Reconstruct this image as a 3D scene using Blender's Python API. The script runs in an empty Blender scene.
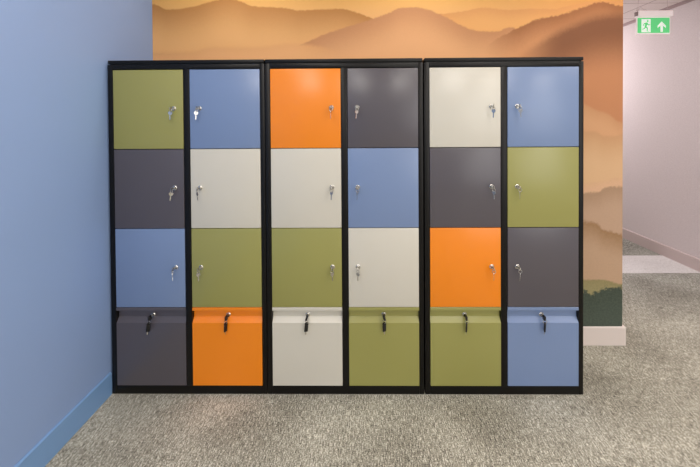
import bpy, bmesh, math, random
from mathutils import Vector, Matrix

random.seed(7)
S = bpy.context.scene
C = S.collection
PI = math.pi

# ------------------------------------------------------------------ helpers
def lin(c):
    return tuple((v / 255 / 12.92) if v / 255 <= .04045 else ((v / 255 + .055) / 1.055) ** 2.4 for v in c) + (1.0,)

class NT:
    """small node-tree writer"""
    def __init__(self, name):
        self.m = bpy.data.materials.new(name)
        self.m.use_nodes = True
        self.t = self.m.node_tree
        self.b = self.t.nodes['Principled BSDF']
    def n(self, kind, **kw):
        nd = self.t.nodes.new(kind)
        for k, v in kw.items():
            setattr(nd, k, v)
        return nd
    def put(self, sock, v):
        if isinstance(v, bpy.types.NodeSocket):
            self.t.links.new(v, sock)
        else:
            sock.default_value = v
    def math(self, op, a, b=0.0, c=None, clamp=False):
        nd = self.n('ShaderNodeMath', operation=op, use_clamp=clamp)
        self.put(nd.inputs[0], a); self.put(nd.inputs[1], b)
        if c is not None: self.put(nd.inputs[2], c)
        return nd.outputs[0]
    def smooth(self, v, a, b):
        nd = self.n('ShaderNodeMapRange', interpolation_type='SMOOTHSTEP')
        self.put(nd.inputs[0], v); self.put(nd.inputs[1], a); self.put(nd.inputs[2], b)
        return nd.outputs[0]
    def mix(self, f, a, b, blend='MIX'):
        nd = self.n('ShaderNodeMix', data_type='RGBA', blend_type=blend)
        self.put(nd.inputs[0], f); self.put(nd.inputs[6], a); self.put(nd.inputs[7], b)
        return nd.outputs[2]
    def noise(self, vec, scale, detail=2.0, rough=.5):
        nd = self.n('ShaderNodeTexNoise')
        self.put(nd.inputs['Vector'], vec)
        nd.inputs['Scale'].default_value = scale
        nd.inputs['Detail'].default_value = detail
        nd.inputs['Roughness'].default_value = rough
        return nd.outputs['Fac']
    def obj(self, scale=None):
        o = self.n('ShaderNodeTexCoord').outputs['Object']
        if scale is None: return o
        mp = self.n('ShaderNodeMapping'); self.put(mp.inputs[0], o); mp.inputs[3].default_value = scale
        return mp.outputs[0]
    def ramp(self, f, stops):
        nd = self.n('ShaderNodeValToRGB'); self.put(nd.inputs[0], f)
        e = nd.color_ramp.elements
        e[0].position, e[0].color = stops[0]
        e[1].position, e[1].color = stops[-1]
        for p, c in stops[1:-1]:
            x = e.new(p); x.color = c
        return nd.outputs[0]
    def bump(self, h, strength, dist=.01):
        nd = self.n('ShaderNodeBump')
        nd.inputs['Strength'].default_value = strength
        nd.inputs['Distance'].default_value = dist
        self.put(nd.inputs['Height'], h)
        self.t.links.new(nd.outputs[0], self.b.inputs['Normal'])
    def set(self, **kw):
        for k, v in kw.items():
            self.put(self.b.inputs[k.replace('_', ' ')], v)
        return self.m

def paint(name, rgb, rough=.4, metal=0.0, var=.03, scale=6.0, spec=.5, bump=0.0, bscale=400):
    t = NT(name)
    c = lin(rgb)
    n = t.noise(t.obj(), scale, 3)
    lo = tuple(x * (1 - var) for x in c[:3]) + (1,)
    hi = tuple(min(1, x * (1 + var)) for x in c[:3]) + (1,)
    t.set(Base_Color=t.mix(n, lo, hi), Roughness=rough, Metallic=metal, Specular_IOR_Level=spec)
    if bump:
        t.bump(t.noise(t.obj(), bscale, 2), bump, .002)
    return t.m

# ---- mesh building
def box(bm, x0, x1, y0, y1, z0, z1, bev=0.0, seg=2):
    r = bmesh.ops.create_cube(bm, size=1.0)
    vs = r['verts']
    for v in vs:
        v.co = Vector(((x0 + x1) / 2 + v.co.x * (x1 - x0), (y0 + y1) / 2 + v.co.y * (y1 - y0), (z0 + z1) / 2 + v.co.z * (z1 - z0)))
    if bev:
        es = {e for v in vs for e in v.link_edges}
        bmesh.ops.bevel(bm, geom=list(es), offset=bev, segments=seg, affect='EDGES', profile=.5)

def prism(bm, pts, axis, a, b, bev=0.0):
    """polygon pts extruded along axis from a to b. axis x: pts (y,z); y: pts (x,z); z: pts (x,y)"""
    def P(p, t):
        return {'x': (t, p[0], p[1]), 'y': (p[0], t, p[1]), 'z': (p[0], p[1], t)}[axis]
    v0 = [bm.verts.new(P(p, a)) for p in pts]
    v1 = [bm.verts.new(P(p, b)) for p in pts]
    n = len(pts)
    f = [bm.faces.new(v0), bm.faces.new(v1)]
    for i in range(n):
        f.append(bm.faces.new((v0[i], v0[(i + 1) % n], v1[(i + 1) % n], v1[i])))
    bmesh.ops.recalc_face_normals(bm, faces=f)
    if bev:
        es = {e for x in f for e in x.edges}
        bmesh.ops.bevel(bm, geom=list(es), offset=bev, segments=2, affect='EDGES', profile=.5)

def lathe(bm, prof, M=Matrix.Identity(4), seg=24):
    """prof = [(r, h)...] about local Z"""
    rings = []
    for r, h in prof:
        if r < 1e-6:
            rings.append([bm.verts.new(M @ Vector((0, 0, h)))])
        else:
            rings.append([bm.verts.new(M @ Vector((r * math.cos(2 * PI * i / seg), r * math.sin(2 * PI * i / seg), h))) for i in range(seg)])
    fs = []
    for A, B in zip(rings, rings[1:]):
        for i in range(seg):
            j = (i + 1) % seg
            if len(A) == 1 and len(B) == 1: continue
            if len(A) == 1: fs.append(bm.faces.new((A[0], B[i], B[j])))
            elif len(B) == 1: fs.append(bm.faces.new((A[i], A[j], B[0])))
            else: fs.append(bm.faces.new((A[i], A[j], B[j], B[i])))
    bmesh.ops.recalc_face_normals(bm, faces=fs)
    return fs

def tube(bm, pts, r, seg=8, closed=False):
    pts = [Vector(p) for p in pts]
    n = len(pts); rings = []
    for i, p in enumerate(pts):
        a = pts[(i - 1) % n] if closed or i > 0 else p
        b = pts[(i + 1) % n] if closed or i < n - 1 else p
        d = (b - a).normalized()
        u = d.orthogonal().normalized()
        if rings:
            u = (pu - d * pu.dot(d)).normalized()
        w = d.cross(u); pu = u
        rings.append([bm.verts.new(p + (u * math.cos(2 * PI * k / seg) + w * math.sin(2 * PI * k / seg)) * r) for k in range(seg)])
    pairs = list(zip(rings, rings[1:])) + ([(rings[-1], rings[0])] if closed else [])
    fs = []
    for A, B in pairs:
        for k in range(seg):
            fs.append(bm.faces.new((A[k], A[(k + 1) % seg], B[(k + 1) % seg], B[k])))
    if not closed:
        fs.append(bm.faces.new(rings[0])); fs.append(bm.faces.new(rings[-1]))
    bmesh.ops.recalc_face_normals(bm, faces=fs)

def mesh(name, bm, mat, smooth=True):
    me = bpy.data.meshes.new(name)
    bm.to_mesh(me); bm.free()
    me.materials.append(mat)
    if smooth:
        for p in me.polygons: p.use_smooth = True
        me.set_sharp_from_angle(angle=math.radians(38))
    return me

def link(name, me, parent=None, loc=(0, 0, 0)):
    o = bpy.data.objects.new(name, me)
    C.objects.link(o)
    o.location = loc
    if parent is not None: o.parent = parent
    return o

def obj(name, bm, mat, parent=None, loc=(0, 0, 0), smooth=True, label=None):
    o = link(name, mesh(name, bm, mat, smooth), parent, loc)
    if label: o['label'] = label
    return o

def struct(name, bm, mat, parent=None):
    o = obj(name, bm, mat, parent, smooth=False)
    if parent is None: o['kind'] = 'structure'
    return o

def thing(name, label, cat, loc=(0, 0, 0), group=None, rot=(0, 0, 0)):
    o = bpy.data.objects.new(name, None)
    C.objects.link(o)
    o.empty_display_size = .05
    o.location = loc; o.rotation_euler = rot
    o['label'] = label; o['category'] = cat
    if group: o['group'] = group
    return o

# ------------------------------------------------------------------ dimensions (metres)
H = 1.983             # locker height
W = 0.9293           # locker pitch
XL, XR, XE, YB, HC = -.010, 5.08, 3.359, .47, 2.93
BBH = .1325
YF, YN = 9.0, -6.5

# ------------------------------------------------------------------ materials
M = {}
M['blue_wall'] = paint('blue_wall_paint', (141, 167, 211), .55, var=.03, scale=1.2, bump=.08, bscale=500, spec=.35)
M['blue_base'] = paint('blue_skirting_paint', (122, 162, 210), .4, var=.02, scale=2)
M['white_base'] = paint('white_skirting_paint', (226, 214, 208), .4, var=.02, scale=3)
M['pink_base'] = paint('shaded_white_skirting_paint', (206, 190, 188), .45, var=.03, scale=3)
M['plain_wall'] = paint('plain_wall_paint', (205, 180, 150), .6)
M['frame'] = paint('black_powder_coat', (9, 7, 6), .36, var=.1, scale=3, bump=.05, bscale=900, spec=.3)
M['inside'] = paint('black_recess', (6, 6, 7), .7)
M['chrome'] = paint('polished_nickel', (215, 213, 208), .22, 1.0, var=.05, scale=60)
M['steel'] = paint('key_steel', (190, 186, 178), .28, 1.0, var=.08, scale=80)
M['black_plastic'] = paint('black_key_plastic', (18, 17, 18), .35, var=.1, scale=40)
M['sign_white'] = paint('white_sign_plastic', (236, 226, 226), .35, var=.02)
t = NT('white_sign_added_glow'); t.set(Base_Color=lin((240, 228, 228)), Roughness=.35, Emission_Color=lin((255, 240, 240)), Emission_Strength=.22)  # panel is a lightbox; the housing shares a slight glow added to brighten it
M['sign_white'] = t.m
M['cable'] = paint('hanging_wire', (205, 190, 190), .35, .6)

def door_paint(name, rgb):
    t = NT(name)
    c = lin(rgb)
    n = t.noise(t.obj(), 2.2, 3)
    t.set(Base_Color=t.mix(n, tuple(x * .97 for x in c[:3]) + (1,), tuple(min(1, x * 1.03) for x in c[:3]) + (1,)),
          Roughness=.28, Specular_IOR_Level=.75)
    t.bump(t.noise(t.obj(), 700, 1), .03, .001)
    return t.m

COL = {'olive': (152, 149, 82), 'blue': (118, 139, 177), 'orange': (244, 136, 6), 'grey': (82, 77, 83), 'cream': (209, 204, 190)}
NAME = {'olive': 'olive green', 'blue': 'pale blue', 'orange': 'bright orange', 'grey': 'dark grey', 'cream': 'cream white'}
D = {k: door_paint('satin_' + NAME[k].replace(' ', '_') + '_steel', v) for k, v in COL.items()}

# carpet, with a pale strip woven across the corridor
t = NT('flecked_loop_carpet')
streak = t.noise(t.obj((1.0, .14, 1.0)), 187, 3, .65)
fleck = t.noise(t.obj((1.0, .72, 1.3)), 171, 3, .65)
broad = t.noise(t.obj(), 2.2, 3)
f = t.math('ADD', t.math('MULTIPLY', streak, .48), t.math('MULTIPLY', fleck, .52))
f = t.math('ADD', f, t.math('MULTIPLY', t.math('SUBTRACT', broad, .5), .16))
col = t.ramp(f, [(.37, lin((64, 62, 54))), (.45, lin((132, 128, 116))), (.53, lin((169, 165, 150))), (.61, lin((230, 227, 213)))])
sx = t.n('ShaderNodeSeparateXYZ'); t.put(sx.inputs[0], t.obj())
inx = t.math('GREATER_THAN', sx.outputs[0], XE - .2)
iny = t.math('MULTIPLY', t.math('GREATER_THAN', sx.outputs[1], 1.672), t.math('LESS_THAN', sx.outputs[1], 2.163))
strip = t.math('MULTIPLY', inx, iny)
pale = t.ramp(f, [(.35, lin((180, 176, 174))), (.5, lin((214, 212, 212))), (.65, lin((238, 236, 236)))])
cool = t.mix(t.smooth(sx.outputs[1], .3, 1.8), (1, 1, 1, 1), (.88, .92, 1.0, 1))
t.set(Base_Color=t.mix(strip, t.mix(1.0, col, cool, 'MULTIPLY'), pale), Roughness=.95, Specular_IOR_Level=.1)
t.bump(f, .35, .004)
M['carpet'] = t.m

# textured wallpaper of the corridor wall
t = NT('woven_pale_pink_wallcovering')
w = t.noise(t.obj((1, 1, 4.0)), 60, 3, .6)
t.set(Base_Color=t.ramp(w, [(.3, lin((214, 203, 204))), (.7, lin((229, 219, 220)))]), Roughness=.75, Specular_IOR_Level=.2)
t.bump(w, .12, .003)
M['pink_wall'] = t.m

# ceiling tiles
t = NT('mineral_ceiling_tiles')
sx = t.n('ShaderNodeSeparateXYZ'); t.put(sx.inputs[0], t.obj())
def seam(sock, off, pitch=.6):
    fr = t.math('FRACT', t.math('DIVIDE', t.math('SUBTRACT', sock, off - 30), pitch))
    return t.math('LESS_THAN', t.math('ABSOLUTE', t.math('SUBTRACT', fr, .5)), .5 - .007 / pitch)
g = t.math('MULTIPLY', seam(sx.outputs[0], 4.72), seam(sx.outputs[1], 3.75))
sp = t.noise(t.obj(), 120, 3, .7)
t.set(Base_Color=t.mix(g, lin((186, 168, 166)), t.ramp(sp, [(.3, lin((226, 212, 209))), (.6, lin((238, 226, 223)))])), Roughness=.9, Specular_IOR_Level=.1)
M['ceiling'] = t.m
M['ceil_trim'] = paint('grey_ceiling_angle', (176, 154, 154), .6)

# ---- misty mountain mural: stacked ridge lines, each fading downwards into haze
t = NT('misty_mountain_print')
co = t.obj()
sx = t.n('ShaderNodeSeparateXYZ'); t.put(sx.inputs[0], co)
X, Z = sx.outputs[0], sx.outputs[2]
U = t.math('DIVIDE', t.math('ADD', X, .1), 3.6)
flat = t.n('ShaderNodeCombineXYZ'); t.put(flat.inputs[0], X); t.put(flat.inputs[2], Z)
flat = flat.outputs[0]
col = t.ramp(t.math('DIVIDE', Z, 3.0), [(.40, lin((236, 196, 152))), (.60, lin((230, 180, 134))), (.70, lin((222, 164, 114))), (.78, lin((240, 184, 122))), (.83, lin((230, 176, 102))), (.97, lin((222, 172, 106)))])
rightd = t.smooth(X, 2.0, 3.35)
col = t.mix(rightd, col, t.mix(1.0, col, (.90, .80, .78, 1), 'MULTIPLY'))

def ridge(col, pts, c_top, c_fog, fade, soft=.012, amp=.012, freq=26, detail=4, keep=None, tex=0.0, start=-.25):
    fc = t.n('ShaderNodeFloatCurve')
    mp = fc.mapping; mp.extend = 'HORIZONTAL'
    cv = mp.curves[0]
    q = [((x + .1) / 3.6, z / 3.0) for x, z in pts]
    if q[0][0] > .002: q = [(0.0, q[0][1])] + q
    if q[-1][0] < .998: q = q + [(1.0, q[-1][1])]
    cv.points[0].location = q[0]; cv.points[1].location = q[-1]
    for p in q[1:-1]: cv.points.new(*p)
    for p in cv.points: p.handle_type = 'AUTO_CLAMPED'
    mp.update()
    t.put(fc.inputs[1], U)
    zr = t.math('MULTIPLY', fc.outputs[0], 3.0)
    nz = t.math('MULTIPLY', t.math('SUBTRACT', t.noise(flat, freq, detail, .62), .5), amp * 2)
    d = t.math('SUBTRACT', t.math('ADD', zr, nz), Z)
    mask = t.smooth(d, 0.0, soft)
    lay = t.mix(t.smooth(d, fade * start, fade), lin(c_top), lin(c_fog))
    if tex:
        n2 = t.noise(flat, 70, 4, .7)
        lay = t.mix(tex, lay, t.mix(n2, (0, 0, 0, 1), tuple(2.2 * v for v in lin(c_top)[:3]) + (1,)))
    if keep:      # ridge present only where x lies between keep[0] and keep[1]
        a, b, s = keep
        mask = t.math('MULTIPLY', mask, t.math('MULTIPLY', t.smooth(X, a, a + s), t.math('SUBTRACT', 1.0, t.smooth(X, b - s, b))))
    if fade_end is not None:
        mask = t.math('MULTIPLY', mask, t.math('SUBTRACT', 1.0, t.smooth(d, fade_end * .5, fade_end)))
    return t.mix(mask, col, lay)

fade_end = None
RL = [(-.005, 2.477), (.113, 2.438), (.193, 2.442), (.309, 2.462), (.439, 2.497), (.526, 2.51), (.62, 2.495), (.703, 2.461), (.836, 2.448), (.965, 2.438), (1.058, 2.422), (1.188, 2.427), (1.338, 2.431), (1.436, 2.413), (1.55, 2.371), (1.703, 2.306), (2.0, 2.2)]
RF = [(1.4, 2.30), (1.632, 2.342), (1.918, 2.375), (2.203, 2.401), (2.374, 2.429), (2.549, 2.411), (2.722, 2.418), (2.856, 2.412), (2.977, 2.436), (3.132, 2.462), (3.351, 2.467)]
RB = [(-.007, 2.142), (.3, 2.15), (.421, 2.177), (.717, 2.174), (.999, 2.198), (1.128, 2.189), (1.487, 2.129)]
RM = [(.9, 2.12), (1.056, 2.176), (1.222, 2.246), (1.388, 2.301), (1.596, 2.364), (1.682, 2.394), (1.779, 2.434), (1.861, 2.438), (1.975, 2.421), (2.039, 2.395), (2.203, 2.312), (2.274, 2.279), (2.459, 2.26), (2.566, 2.291), (2.615, 2.269), (2.913, 2.188)]
RN = [(2.3, 2.12), (2.487, 2.22), (2.637, 2.293), (2.757, 2.344), (2.927, 2.377), (3.097, 2.434), (3.217, 2.46), (3.351, 2.432)]
RN2 = [(2.5, 2.08), (2.7, 2.176), (2.807, 2.239), (2.892, 2.287), (3.019, 2.343), (3.125, 2.385), (3.231, 2.405), (3.351, 2.411)]
col = ridge(col, RF, (218, 156, 98), (236, 176, 110), .12, amp=.014, freq=40)
col = ridge(col, RL, (180, 124, 68), (238, 182, 120), .30, soft=.014, amp=.012, freq=40)
col = ridge(col, RM, (192, 136, 94), (238, 180, 128), .27, soft=.016, amp=.014, freq=40)
col = ridge(col, RB, (226, 166, 110), (238, 180, 124), .10, soft=.04, amp=.012, keep=(-1, 1.45, .4))
col = ridge(col, RN, (152, 98, 62), (226, 164, 114), .26, soft=.016, amp=.020, freq=44, keep=(2.35, 9, .3))
col = ridge(col, RN2, (142, 96, 68), (206, 146, 104), .48, soft=.09, start=.30, amp=.022, freq=44, keep=(2.5, 9, .45))
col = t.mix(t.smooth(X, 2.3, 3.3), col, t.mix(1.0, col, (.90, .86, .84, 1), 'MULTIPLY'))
# lower scenery, in view right of the lockers
low = [
    ([(2.0, 1.80), (2.6, 1.84), (3.088, 1.745), (3.169, 1.703), (3.253, 1.675), (3.353, 1.612)], (200, 148, 106), (214, 164, 122), .14, .03, .008, 0),
    ([(2.0, 1.50), (2.7, 1.56), (3.088, 1.549), (3.155, 1.549), (3.226, 1.516), (3.293, 1.515), (3.354, 1.529)], (200, 152, 110), (222, 182, 140), .26, .03, .008, 0),
    ([(2.0, 1.24), (2.7, 1.15), (3.085, 1.168), (3.198, 1.187), (3.354, 1.215)], (218, 176, 136), (222, 180, 146), .08, .02, .022, .10),
    ([(2.0, 1.05), (2.7, 1.08), (3.089, 1.103), (3.199, 1.116), (3.234, 1.14), (3.362, 1.15)], (170, 138, 110), (196, 164, 138), .18, .02, .022, .08),
    ([(2.0, .98), (2.7, .95), (3.085, .902), (3.167, .889), (3.22, .846), (3.295, .824), (3.363, .805)], (152, 116, 78), (200, 168, 140), .22, .025, .034, .16),
    ([(2.0, .45), (2.7, .48), (3.086, .477), (3.221, .476), (3.364, .445)], (148, 136, 96), (158, 150, 110), .1, .015, .014, .3),
    ([(2.0, .42), (2.7, .38), (3.086, .409), (3.129, .383), (3.2, .412), (3.271, .426), (3.364, .426)], (70, 79, 68), (90, 101, 92), .26, .03, .07, .6),
]
for p, a, b, fd, sf, am, tx in low:
    col = ridge(col, p, a, b, fd, soft=sf, amp=am, freq=34, tex=tx)
grain = t.noise(flat, 160, 2)
col = t.mix(1.0, col, t.ramp(grain, [(.3, (.95, .95, .95, 1)), (.7, (1, 1, 1, 1))]), 'MULTIPLY')
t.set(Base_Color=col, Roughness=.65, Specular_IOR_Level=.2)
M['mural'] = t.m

# ------------------------------------------------------------------ setting
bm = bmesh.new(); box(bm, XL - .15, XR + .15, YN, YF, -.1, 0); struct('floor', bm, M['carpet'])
bm = bmesh.new(); box(bm, XL - .15, XR + .15, YN, YF, HC, HC + .1); struct('ceiling', bm, M['ceiling'])
bm = bmesh.new(); box(bm, XL - .15, XL, YN, YB + .15, 0, HC); struct('wall_left', bm, M['blue_wall'])
bm = bmesh.new(); box(bm, XL, XE, YB + .002, YB + .15, 0, HC); struct('wall_back', bm, M['plain_wall'])
bm = bmesh.new(); box(bm, XR, XR + .15, -1.6, YF, 0, HC); struct('wall_right', bm, M['pink_wall'])
bm = bmesh.new(); box(bm, XL - .15, XR, YF - .1, YF, 0, HC); struct('wall_far', bm, M['pink_wall'])
bm = bmesh.new(); box(bm, XL - .15, XL, YB + .15, YF - .1, 0, HC); struct('wall_corridor', bm, M['pink_wall'])

def base_profile(th, h):
    return [(0, 0), (th, 0), (th, h - .006), (th - .005, h), (0, h)]
bm = bmesh.new()
prism(bm, [(XL + a, b) for a, b in base_profile(.010, BBH)], 'y', YN, .0)
struct('baseboard_left', bm, M['blue_base'])
bm = bmesh.new()
prism(bm, [(YB - a, b) for a, b in base_profile(.012, BBH)], 'x', 2.80, XE + .018)
box(bm, XE, XE + .018, YB, YB + .15, 0, BBH)
struct('baseboard_back', bm, M['white_base'])
bm = bmesh.new()
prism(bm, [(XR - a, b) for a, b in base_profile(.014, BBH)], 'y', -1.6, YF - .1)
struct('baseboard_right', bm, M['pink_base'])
bm = bmesh.new()
prism(bm, [(XR, HC), (XR - .032, HC), (XR - .032, HC - .010), (XR - .012, HC - .010), (XR - .012, HC - .03), (XR, HC - .03)], 'y', -1.6, YF - .1)
struct('trim_1', bm, M['ceil_trim'])

# the printed mural on the back wall
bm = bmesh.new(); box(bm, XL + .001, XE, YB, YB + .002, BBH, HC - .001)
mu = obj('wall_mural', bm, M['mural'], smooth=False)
mu['label'] = 'full-wall printed mural of misty orange mountain ridges behind the lockers'
mu['category'] = 'mural'

# ------------------------------------------------------------------ lockers
ROWS = [1.928, 1.459, .988, .518, .050]
COLX = [(.031, .4443), (.4847, .898)]
GRID = [['olive', 'blue', 'orange', 'grey', 'cream', 'blue'],
        ['grey', 'cream', 'cream', 'blue', 'grey', 'olive'],
        ['blue', 'olive', 'olive', 'cream', 'orange', 'grey'],
        ['grey', 'orange', 'cream', 'olive', 'olive', 'blue']]
DEP = .45
GAP = .0022

def RX(a): return Matrix.Rotation(a, 4, 'X')
TOFRONT = RX(PI / 2)      # local +Z -> -Y (towards the viewer)

def lock_mesh():
    bm = bmesh.new()
    lathe(bm, [(0, -.001), (.0135, -.001), (.0135, .0018), (.0115, .0035), (.0095, .0035), (.0095, .0120), (.0085, .0135), (.0045, .0135), (.0040, .0125), (0, .0125)], TOFRONT, 28)
    return mesh('lock', bm, M['chrome'])
LOCK = lock_mesh()

def carcass(bm):
    w = W - .003
    box(bm, 0, .031 - GAP, .0015, DEP, .0, 1.958, .0015)                 # left side
    box(bm, .898 + GAP, w, .0015, DEP, .0, 1.958, .0015)                  # right side
    box(bm, .029, w - .029, DEP - .012, DEP - .001, .02, 1.95)            # back
    box(bm, .029, w - .029, .026, DEP - .012, .03, .045)                  # bottom
    for z in ROWS[1:4]:
        box(bm, .029, w - .029, .030, DEP - .012, z - .006, z + .006)     # shelves
cx = [0.002, 0.002 + W, 0.0065 + 2 * W]
POS = ['left-hand', 'middle', 'right-hand']
cab_label = ['black locker cabinet against the blue wall, olive green door at its top left',
             'middle black locker cabinet of three, orange door at its top left',
             'black locker cabinet at the open right end, cream door at its top left']
for k in range(3):
    cab = thing('locker_cabinet', cab_label[k], 'locker', (cx[k], 0, 0), 'black locker cabinets standing in a row')
    bm = bmesh.new(); carcass(bm); obj('carcass', bm, M['frame'], cab)
    w = W - .003
    bm = bmesh.new(); box(bm, .002, w - .002, -.001, DEP, 1.962, H, .003, 3); box(bm, .012, w - .012, .006, DEP - .004, 1.955, 1.963)
    obj('lid', bm, M['frame'], cab)
    bm = bmesh.new(); box(bm, .031 - GAP + .0005, .898 + GAP - .0005, .0015, .024, ROWS[0] + GAP, 1.956, .0012); obj('top_rail', bm, M['frame'], cab)
    bm = bmesh.new(); box(bm, .031 - GAP + .0005, .898 + GAP - .0005, .0015, .026, 0, ROWS[4] - GAP, .0012); obj('plinth', bm, M['frame'], cab)
    bm = bmesh.new(); box(bm, .4443 + GAP, .4847 - GAP, .0015, DEP - .013, ROWS[4] - GAP, ROWS[0] + GAP, .0012); obj('divider', bm, M['frame'], cab)
    for c in range(2):
        x0, x1 = COLX[c]
        gc = k * 2 + c
        for r in range(3):
            cn = GRID[r][gc]
            bm = bmesh.new()
            zb, zt = ROWS[r + 1] + .0018, ROWS[r] - .0018
            box(bm, x0, x1, 0, .020, zb, zt, .0022, 3)
            d = obj('door', bm, D[cn], cab, label=NAME[cn] + ' locker door')
            lx = (x1 - .054) if c == 0 else (x0 + .056)
            lz = ROWS[r] - .230
            link('lock', LOCK, d, (lx, 0, lz))
        cn = GRID[3][gc]
        z0 = ROWS[4] + .0018
        prof = [(0, 0), (0, .374), (.0235, .402), (.0245, .446), (.0035, .446), (0, .4475), (0, .4635), (.0015, .4652), (.034, .4652), (.034, 0)]
        bm = bmesh.new()
        prism(bm, [(y, z0 + z) for y, z in prof], 'x', x0, x1)
        dr = obj('drawer', bm, D[cn], cab, smooth=False, label=NAME[cn] + ' drawer with a recessed grip along its top')
        link('lock', LOCK, dr, ((x0 + x1) / 2, .0235, z0 + .412))

# ------------------------------------------------------------------ keys
def key_outline(hr, bl, bw=.0032):
    """flat key hanging down from a hole at the origin, in the XZ plane"""
    pts = []
    for i in range(19):
        a = math.radians(-62 + 304 * i / 18)
        pts.append((hr * math.cos(a), -hr * .62 + hr * math.sin(a)))
    top = pts[-1][1]
    pts += [(-bw, top - .003), (-bw, top - bl + .004), (-bw * .2, top - bl)]
    z = top - bl + .003
    k = 0
    while z < top - .008:
        pts.append((bw * (1.0 if k % 2 else .45), z)); z += .0035; k += 1
    pts.append((bw, top - .003))
    return pts

def plate_with_hole(bm, pts, hole_r, y, th):
    """outline with a round hole at the origin, as a ring of quads bridged to the outline"""
    n = len(pts)
    rows = []
    for yy in (y - th / 2, y + th / 2):
        out = [bm.verts.new((p[0], yy, p[1])) for p in pts]
        inn = []
        for p in pts:
            a = math.atan2(p[1], p[0])
            inn.append(bm.verts.new((hole_r * math.cos(a), yy, hole_r * math.sin(a))))
        rows.append((out, inn))
    fs = []
    (o0, i0), (o1, i1) = rows
    for i in range(n):
        j = (i + 1) % n
        for q in ((o0[i], o0[j], i0[j], i0[i]), (o1[i], i1[i], i1[j], o1[j]), (o0[i], o1[i], o1[j], o0[j]), (i0[i], i0[j], i1[j], i1[i])):
            try: fs.append(bm.faces.new(q))
            except ValueError: pass
    bmesh.ops.recalc_face_normals(bm, faces=fs)

def head_disc(bm, hr, y, th, sx=1.0):
    """bow of a key with a hole near its upper rim, hole at origin"""
    pts = []
    for i in range(28):
        a = 2 * PI * i / 28
        pts.append((hr * sx * math.cos(a), -hr * .55 + hr * math.sin(a)))
    plate_with_hole(bm, pts, hr * .26, y, th)

def blade(bm, hr, L, th, bw=.0034):
    top = -hr * .55 - hr * .93
    pts = [(-bw, top), (-bw, top - L + .004), (-bw * .1, top - L), (bw * .7, top - L + .003)]
    z = top - L + .005; k = 0
    while z < top - .004:
        pts.append((bw * (1.0 if k % 2 else .5), z)); z += .0034; k += 1
    pts.append((bw, top))
    prism(bm, pts, 'y', -th / 2, th / 2)

def ring_mesh(r, w=.0016):
    bm = bmesh.new()
    tube(bm, [(0, r * math.cos(2 * PI * i / 28), r * math.sin(2 * PI * i / 28)) for i in range(28)], w, 8, True)
    return mesh('key_ring', bm, M['steel'])
RING = ring_mesh(.0092)

# the key in the lock: bow in the vertical plane across the lock, shank into the barrel
def inserted_silver():
    bm = bmesh.new()
    box(bm, -.0011, .0011, -.026, -.0125, -.0036, .0036, .0004, 1)
    pts = []
    for i in range(28):
        a = 2 * PI * i / 28
        pts.append((.0115 * math.cos(a), .0115 * math.sin(a)))
    b2 = bmesh.new()
    plate_with_hole(b2, pts, .0035, 0, .0022)
    me = bpy.data.meshes.new('tmp'); b2.to_mesh(me); b2.free()
    me.transform(Matrix.Translation((0, -.034, 0)) @ Matrix.Rotation(PI / 2, 4, 'Z'))
    bm.from_mesh(me); bpy.data.meshes.remove(me)
    return mesh('inserted_key', bm, M['steel'])
INS = inserted_silver()

def spare_silver():
    bm = bmesh.new()
    head_disc(bm, .0115, 0, .0022)
    blade(bm, .0115, .030, .0022)
    return mesh('hanging_key', bm, M['chrome'])
SPARE = spare_silver()

def ins_shank():
    bm = bmesh.new()
    box(bm, -.0011, .0011, -.024, -.0125, -.0034, .0034, .0004, 1)
    return mesh('inserted_key', bm, M['steel'])
INS_SHANK = ins_shank()
def ins_head():
    bm = bmesh.new()
    box(bm, -.0060, .0060, -.048, -.0215, -.0150, .0110, .0045, 3)
    return mesh('key_head', bm, M['black_plastic'])
INS_HEAD = ins_head()
def spare_blade():
    bm = bmesh.new()
    blade(bm, .0125, .050, .0022)
    return mesh('hanging_key', bm, M['chrome'])
SPARE_BLADE = spare_blade()
def spare_head():
    bm = bmesh.new()
    head_disc(bm, .0115, 0, .0070, .9)
    box(bm, -.0105, .0105, -.0042, .0042, -.050, -.012, .0030, 3)
    return mesh('key_head', bm, M['black_plastic'])
SPARE_HEAD = spare_head()

ROWN = ['top row', 'second row', 'third row', 'bottom row']
COLN = ['first', 'second', 'third', 'fourth', 'fifth', 'sixth']
# swing (about the viewing axis) and turn (about the vertical) of the hanging key
POSE = {}
for r in range(4):
    for g in range(6):
        POSE[(r, g)] = (random.uniform(-9, 9), random.uniform(15, 75) * random.choice((-1, 1)))
POSE[(0, 0)] = (-4, 10); POSE[(0, 1)] = (-3, 30); POSE[(0, 2)] = (3, 78); POSE[(0, 3)] = (-6, 40)
POSE[(1, 0)] = (-8, 25); POSE[(1, 2)] = (0, 55); POSE[(1, 3)] = (-2, 60); POSE[(2, 4)] = (6, 60); POSE[(2, 5)] = (3, 65)
POSE[(3, 0)] = (-8, 20); POSE[(3, 1)] = (0, 62); POSE[(3, 2)] = (-4, 25); POSE[(3, 3)] = (2, 22); POSE[(3, 4)] = (1, 66); POSE[(3, 5)] = (3, 78)

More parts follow.
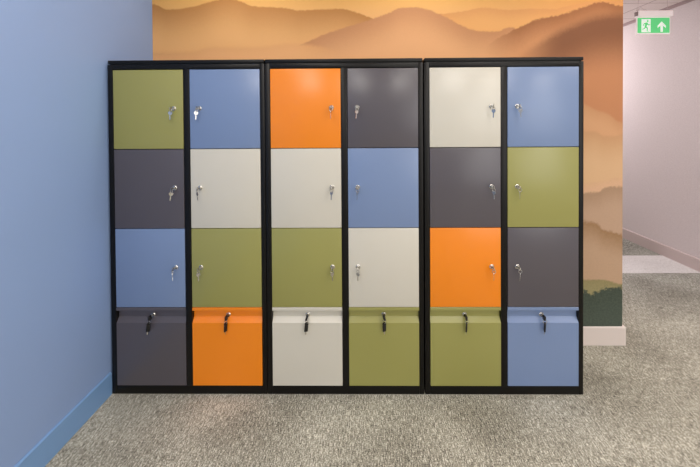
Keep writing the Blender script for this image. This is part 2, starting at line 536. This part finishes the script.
def place_keys(r, g):
    k, c = divmod(g, 2)
    x0, x1 = COLX[c]
    cn = GRID[r][g]
    swing, turn = POSE[(r, g)]
    if r < 3:
        lx = cx[k] + ((x1 - .054) if c == 0 else (x0 + .056))
        loc = (lx, 0, ROWS[r] - .230)
        t_ = thing('key_pair', f'silver keys hanging in the {NAME[cn]} door, {ROWN[r]}, {COLN[g]} column from left', 'keys', loc, 'silver keys hanging in the locker doors')
        ins = link('inserted_key', INS, t_); ins.rotation_euler = (0, math.radians(random.uniform(-14, 14)), 0)
        pivot = Vector((0, -.0375, -.0065))
        sp_mesh = SPARE
    else:
        loc = (cx[k] + (x0 + x1) / 2, .0235, ROWS[4] + .0018 + .412)
        t_ = thing('key_pair', f'black-headed keys hanging in the {NAME[cn]} drawer, {COLN[g]} column from left', 'keys', loc, 'black-headed keys hanging in the drawers')
        ins = link('inserted_key', INS_SHANK, t_)
        ih = link('key_head', INS_HEAD, ins); ih['label'] = 'black plastic key head'
        ins.rotation_euler = (0, math.radians(random.uniform(-25, 25)), 0)
        pivot = Vector((0, -.0435, -.0135))
        sp_mesh = SPARE_BLADE
    sw = math.radians(swing)
    # ring threaded through the bow, hanging below it
    ring = link('key_ring', RING, t_)
    rc = pivot + Vector((0, 0, -.0070))
    ring.location = rc
    ring.rotation_euler = (0, sw * .6, math.radians(60 + turn * .2))
    sp = link('hanging_key', sp_mesh, t_)
    down = Vector((math.sin(sw) * .0080, -.0005, -.0078))
    sp.location = rc + down
    sp.rotation_euler = (math.radians(3), -sw, math.radians(turn))
    if r == 3:
        sh = link('key_head', SPARE_HEAD, sp); sh['label'] = 'black plastic key head'

for r in range(4):
    for g in range(6):
        place_keys(r, g)

# ------------------------------------------------------------------ hanging exit sign in the corridor
t = NT('lit_green_sign_face')
t.set(Base_Color=lin((96, 205, 128)), Roughness=.4, Emission_Color=lin((96, 214, 132)), Emission_Strength=.35)
M['green'] = t.m
t = NT('lit_white_symbol')
t.set(Base_Color=lin((238, 246, 238)), Roughness=.4, Emission_Color=lin((236, 250, 240)), Emission_Strength=.35)
M['symbol'] = t.m
ex = thing('exit_sign', 'hanging green emergency exit sign with running figure and up arrow in the corridor', 'exit sign', (4.610, 1.75, 2.5306))
bm = bmesh.new()
prism(bm, [(-.024, .186), (-.027, .192), (-.027, .236), (-.020, .250), (.020, .250), (.027, .236), (.027, .192), (.024, .186)], 'x', -.174, .192, .002)
obj('housing', bm, M['sign_white'], ex)
bm = bmesh.new(); box(bm, -.184, -.1745, -.024, .024, .196, .242, .004); obj('end_cap', bm, paint('grey_end_cap', (150, 134, 134), .5), ex)
bm = bmesh.new(); box(bm, -.179, .176, -.007, .007, 0, .192, .003); pn = obj('panel', bm, M['sign_white'], ex)
bm = bmesh.new(); box(bm, -.171, .168, -.0085, -.0072, .014, .176); gf = obj('green_face', bm, M['green'], pn, label='green face of the sign')
# running figure: a white doorway field with the green runner cut as raised green shapes
bm = bmesh.new()
box(bm, -.130, -.034, -.0095, -.0086, .022, .160)
obj('doorway_symbol', bm, M['symbol'], pn, label='white doorway field of the running figure')
bm = bmesh.new()
ox, oz, s = -.130, .022, .138
def fig(pts): prism(bm, [(ox + p[0] * s, oz + p[1] * s) for p in pts], 'y', -.0102, -.0096)
hd = [(.47 + .075 * math.cos(2 * PI * i / 16), .86 + .075 * math.sin(2 * PI * i / 16)) for i in range(16)]
fig(hd)
fig([(.30, .74), (.42, .77), (.47, .70), (.38, .42), (.24, .44), (.26, .58)])                        # torso
fig([(.40, .76), (.47, .70), (.54, .60), (.66, .62), (.66, .55), (.50, .52), (.42, .62)])              # leading arm
fig([(.31, .74), (.35, .67), (.22, .62), (.14, .46), (.08, .50), (.17, .68)])                          # trailing arm
fig([(.30, .46), (.38, .42), (.50, .34), (.46, .10), (.56, .10), (.56, .06), (.39, .06), (.41, .29), (.28, .37)])   # front leg
fig([(.24, .46), (.33, .42), (.28, .26), (.06, .20), (.06, .27), (.21, .31)])                          # rear leg
obj('running_figure', bm, M['green'], pn, label='green running figure')
bm = bmesh.new()
prism(bm, [(.071, .026), (.071, .092), (.040, .066), (.040, .088), (.071, .122), (.0835, .136), (.096, .122), (.127, .088), (.127, .066), (.096, .092), (.096, .026)], 'y', -.0095, -.0086)
obj('arrow_symbol', bm, M['symbol'], pn, label='white arrow pointing up')
bm = bmesh.new(); box(bm, .105, .158, -.0095, -.0072, .004, .0115); obj('small_label', bm, M['symbol'], pn, label='tiny white label at the lower right')
for x, lean in ((-.164, .010), (.152, -.004)):
    bm = bmesh.new(); tube(bm, [(x, 0, .249), (x + lean * .5, 0, .32), (x + lean, 0, HC - 2.5306)], .0016, 8)
    cb = obj('suspension_wire', bm, M['cable'], ex)
    bm = bmesh.new(); box(bm, x - .009, x + .009, -.009, .009, .248, .262, .002)
    tube(bm, [(x + .011 * math.cos(a), 0, .268 + .011 * math.sin(a)) for a in [2 * PI * i / 16 for i in range(16)]], .0015, 6, True)
    obj('hook', bm, M['cable'], cb)
bm = bmesh.new()
tube(bm, [(-.160, -.01, .27), (-.14, -.012, .285), (-.12, -.012, .272), (-.105, -.012, .255), (-.095, -.01, .27), (-.08, -.006, .262), (-.07, 0, .249)], .0022, 8)
obj('supply_lead', bm, M['cable'], ex)

# ------------------------------------------------------------------ light
def area(name, loc, size, power, color=(1, 1, 1), rot=(0, 0, 0), sy=None):
    l = bpy.data.lights.new(name, 'AREA')
    l.energy = power; l.color = color
    l.shape = 'RECTANGLE'; l.size = size; l.size_y = sy or size
    o = bpy.data.objects.new(name, l); C.objects.link(o)
    o.location = loc; o.rotation_euler = rot
    return o
WARM = (1.0, .95, .88)
for x in (.8, 2.6, 4.4):
    for y, pw in ((-1.25, 18), (-3.6, 36)):
        area('ceiling_light', (x, y, HC - .01), .6, pw, WARM, sy=1.2)
lp = bpy.data.lights.new('hidden_corridor_fill', 'POINT'); lp.energy = 72; lp.color = (1, .95, .96); lp.shadow_soft_size = .2  # unseen source added behind the back wall to lift corridor ceiling and wall
lo = bpy.data.objects.new('hidden_corridor_fill', lp); C.objects.link(lo); lo.location = (3.85, 3.5, 2.35)
area('corridor_light', (4.2, .5, HC - .01), .6, 14, (1, .95, .94))
area('right_rear_fill', (4.9, -5.2, 1.6), 2.6, 30, (1, .98, .96), (math.radians(90), 0, math.radians(32)), 2.0)  # unseen soft source added for brightness from the right rear, not an actual window

for x in (.7, 1.9, 3.1):
    area('mural_fill', (x, .14, HC - .01), .5, 4.0, WARM, (0, 0, 0), sy=.2)  # unseen lights added over the lockers to brighten the mural
area('far_ceiling_light', (7.0, -8.2, HC), 1.3, 70, (1, 1, 1), sy=.6)
wd = bpy.data.worlds.new('room_ambient'); S.world = wd
wd.use_nodes = True
bg = wd.node_tree.nodes['Background']
bg.inputs[0].default_value = (1.0, .975, .95, 1); bg.inputs[1].default_value = .58

# ------------------------------------------------------------------ camera
F, CX, CY, PT, YW, RL_ = 352.9236, 359.8053, 127.0618, .0125, .0107, -.0064
def to_world(x, y, z):
    c, s = math.cos(RL_), math.sin(RL_); a, b = c * x - s * z, s * x + c * z
    x, z = a, b
    c, s = math.cos(PT), math.sin(PT); y, z = c * y + s * z, -s * y + c * z
    c, s = math.cos(YW), math.sin(YW); x, y = c * x - s * y, s * x + c * y
    return Vector((x, y, z))
cam = bpy.data.cameras.new('camera')
cam.sensor_width = 36; cam.sensor_fit = 'HORIZONTAL'
cam.lens = F / 700 * 36
cam.shift_x = (350 - CX) / 700
cam.shift_y = (CY - 233.5) / 700
cam.clip_start = .05
co_ = bpy.data.objects.new('camera', cam); C.objects.link(co_)
r_, u_, f_ = to_world(1, 0, 0), to_world(0, 0, 1), to_world(0, 1, 0)
mw = Matrix((r_, u_, -f_)).transposed().to_4x4()
mw.translation = Vector((1.5093, -2.0683, 1.6079))
co_.matrix_world = mw
S.camera = co_

S.view_settings.view_transform = 'Standard'
S.view_settings.look = 'None'
S.view_settings.exposure = 0.0
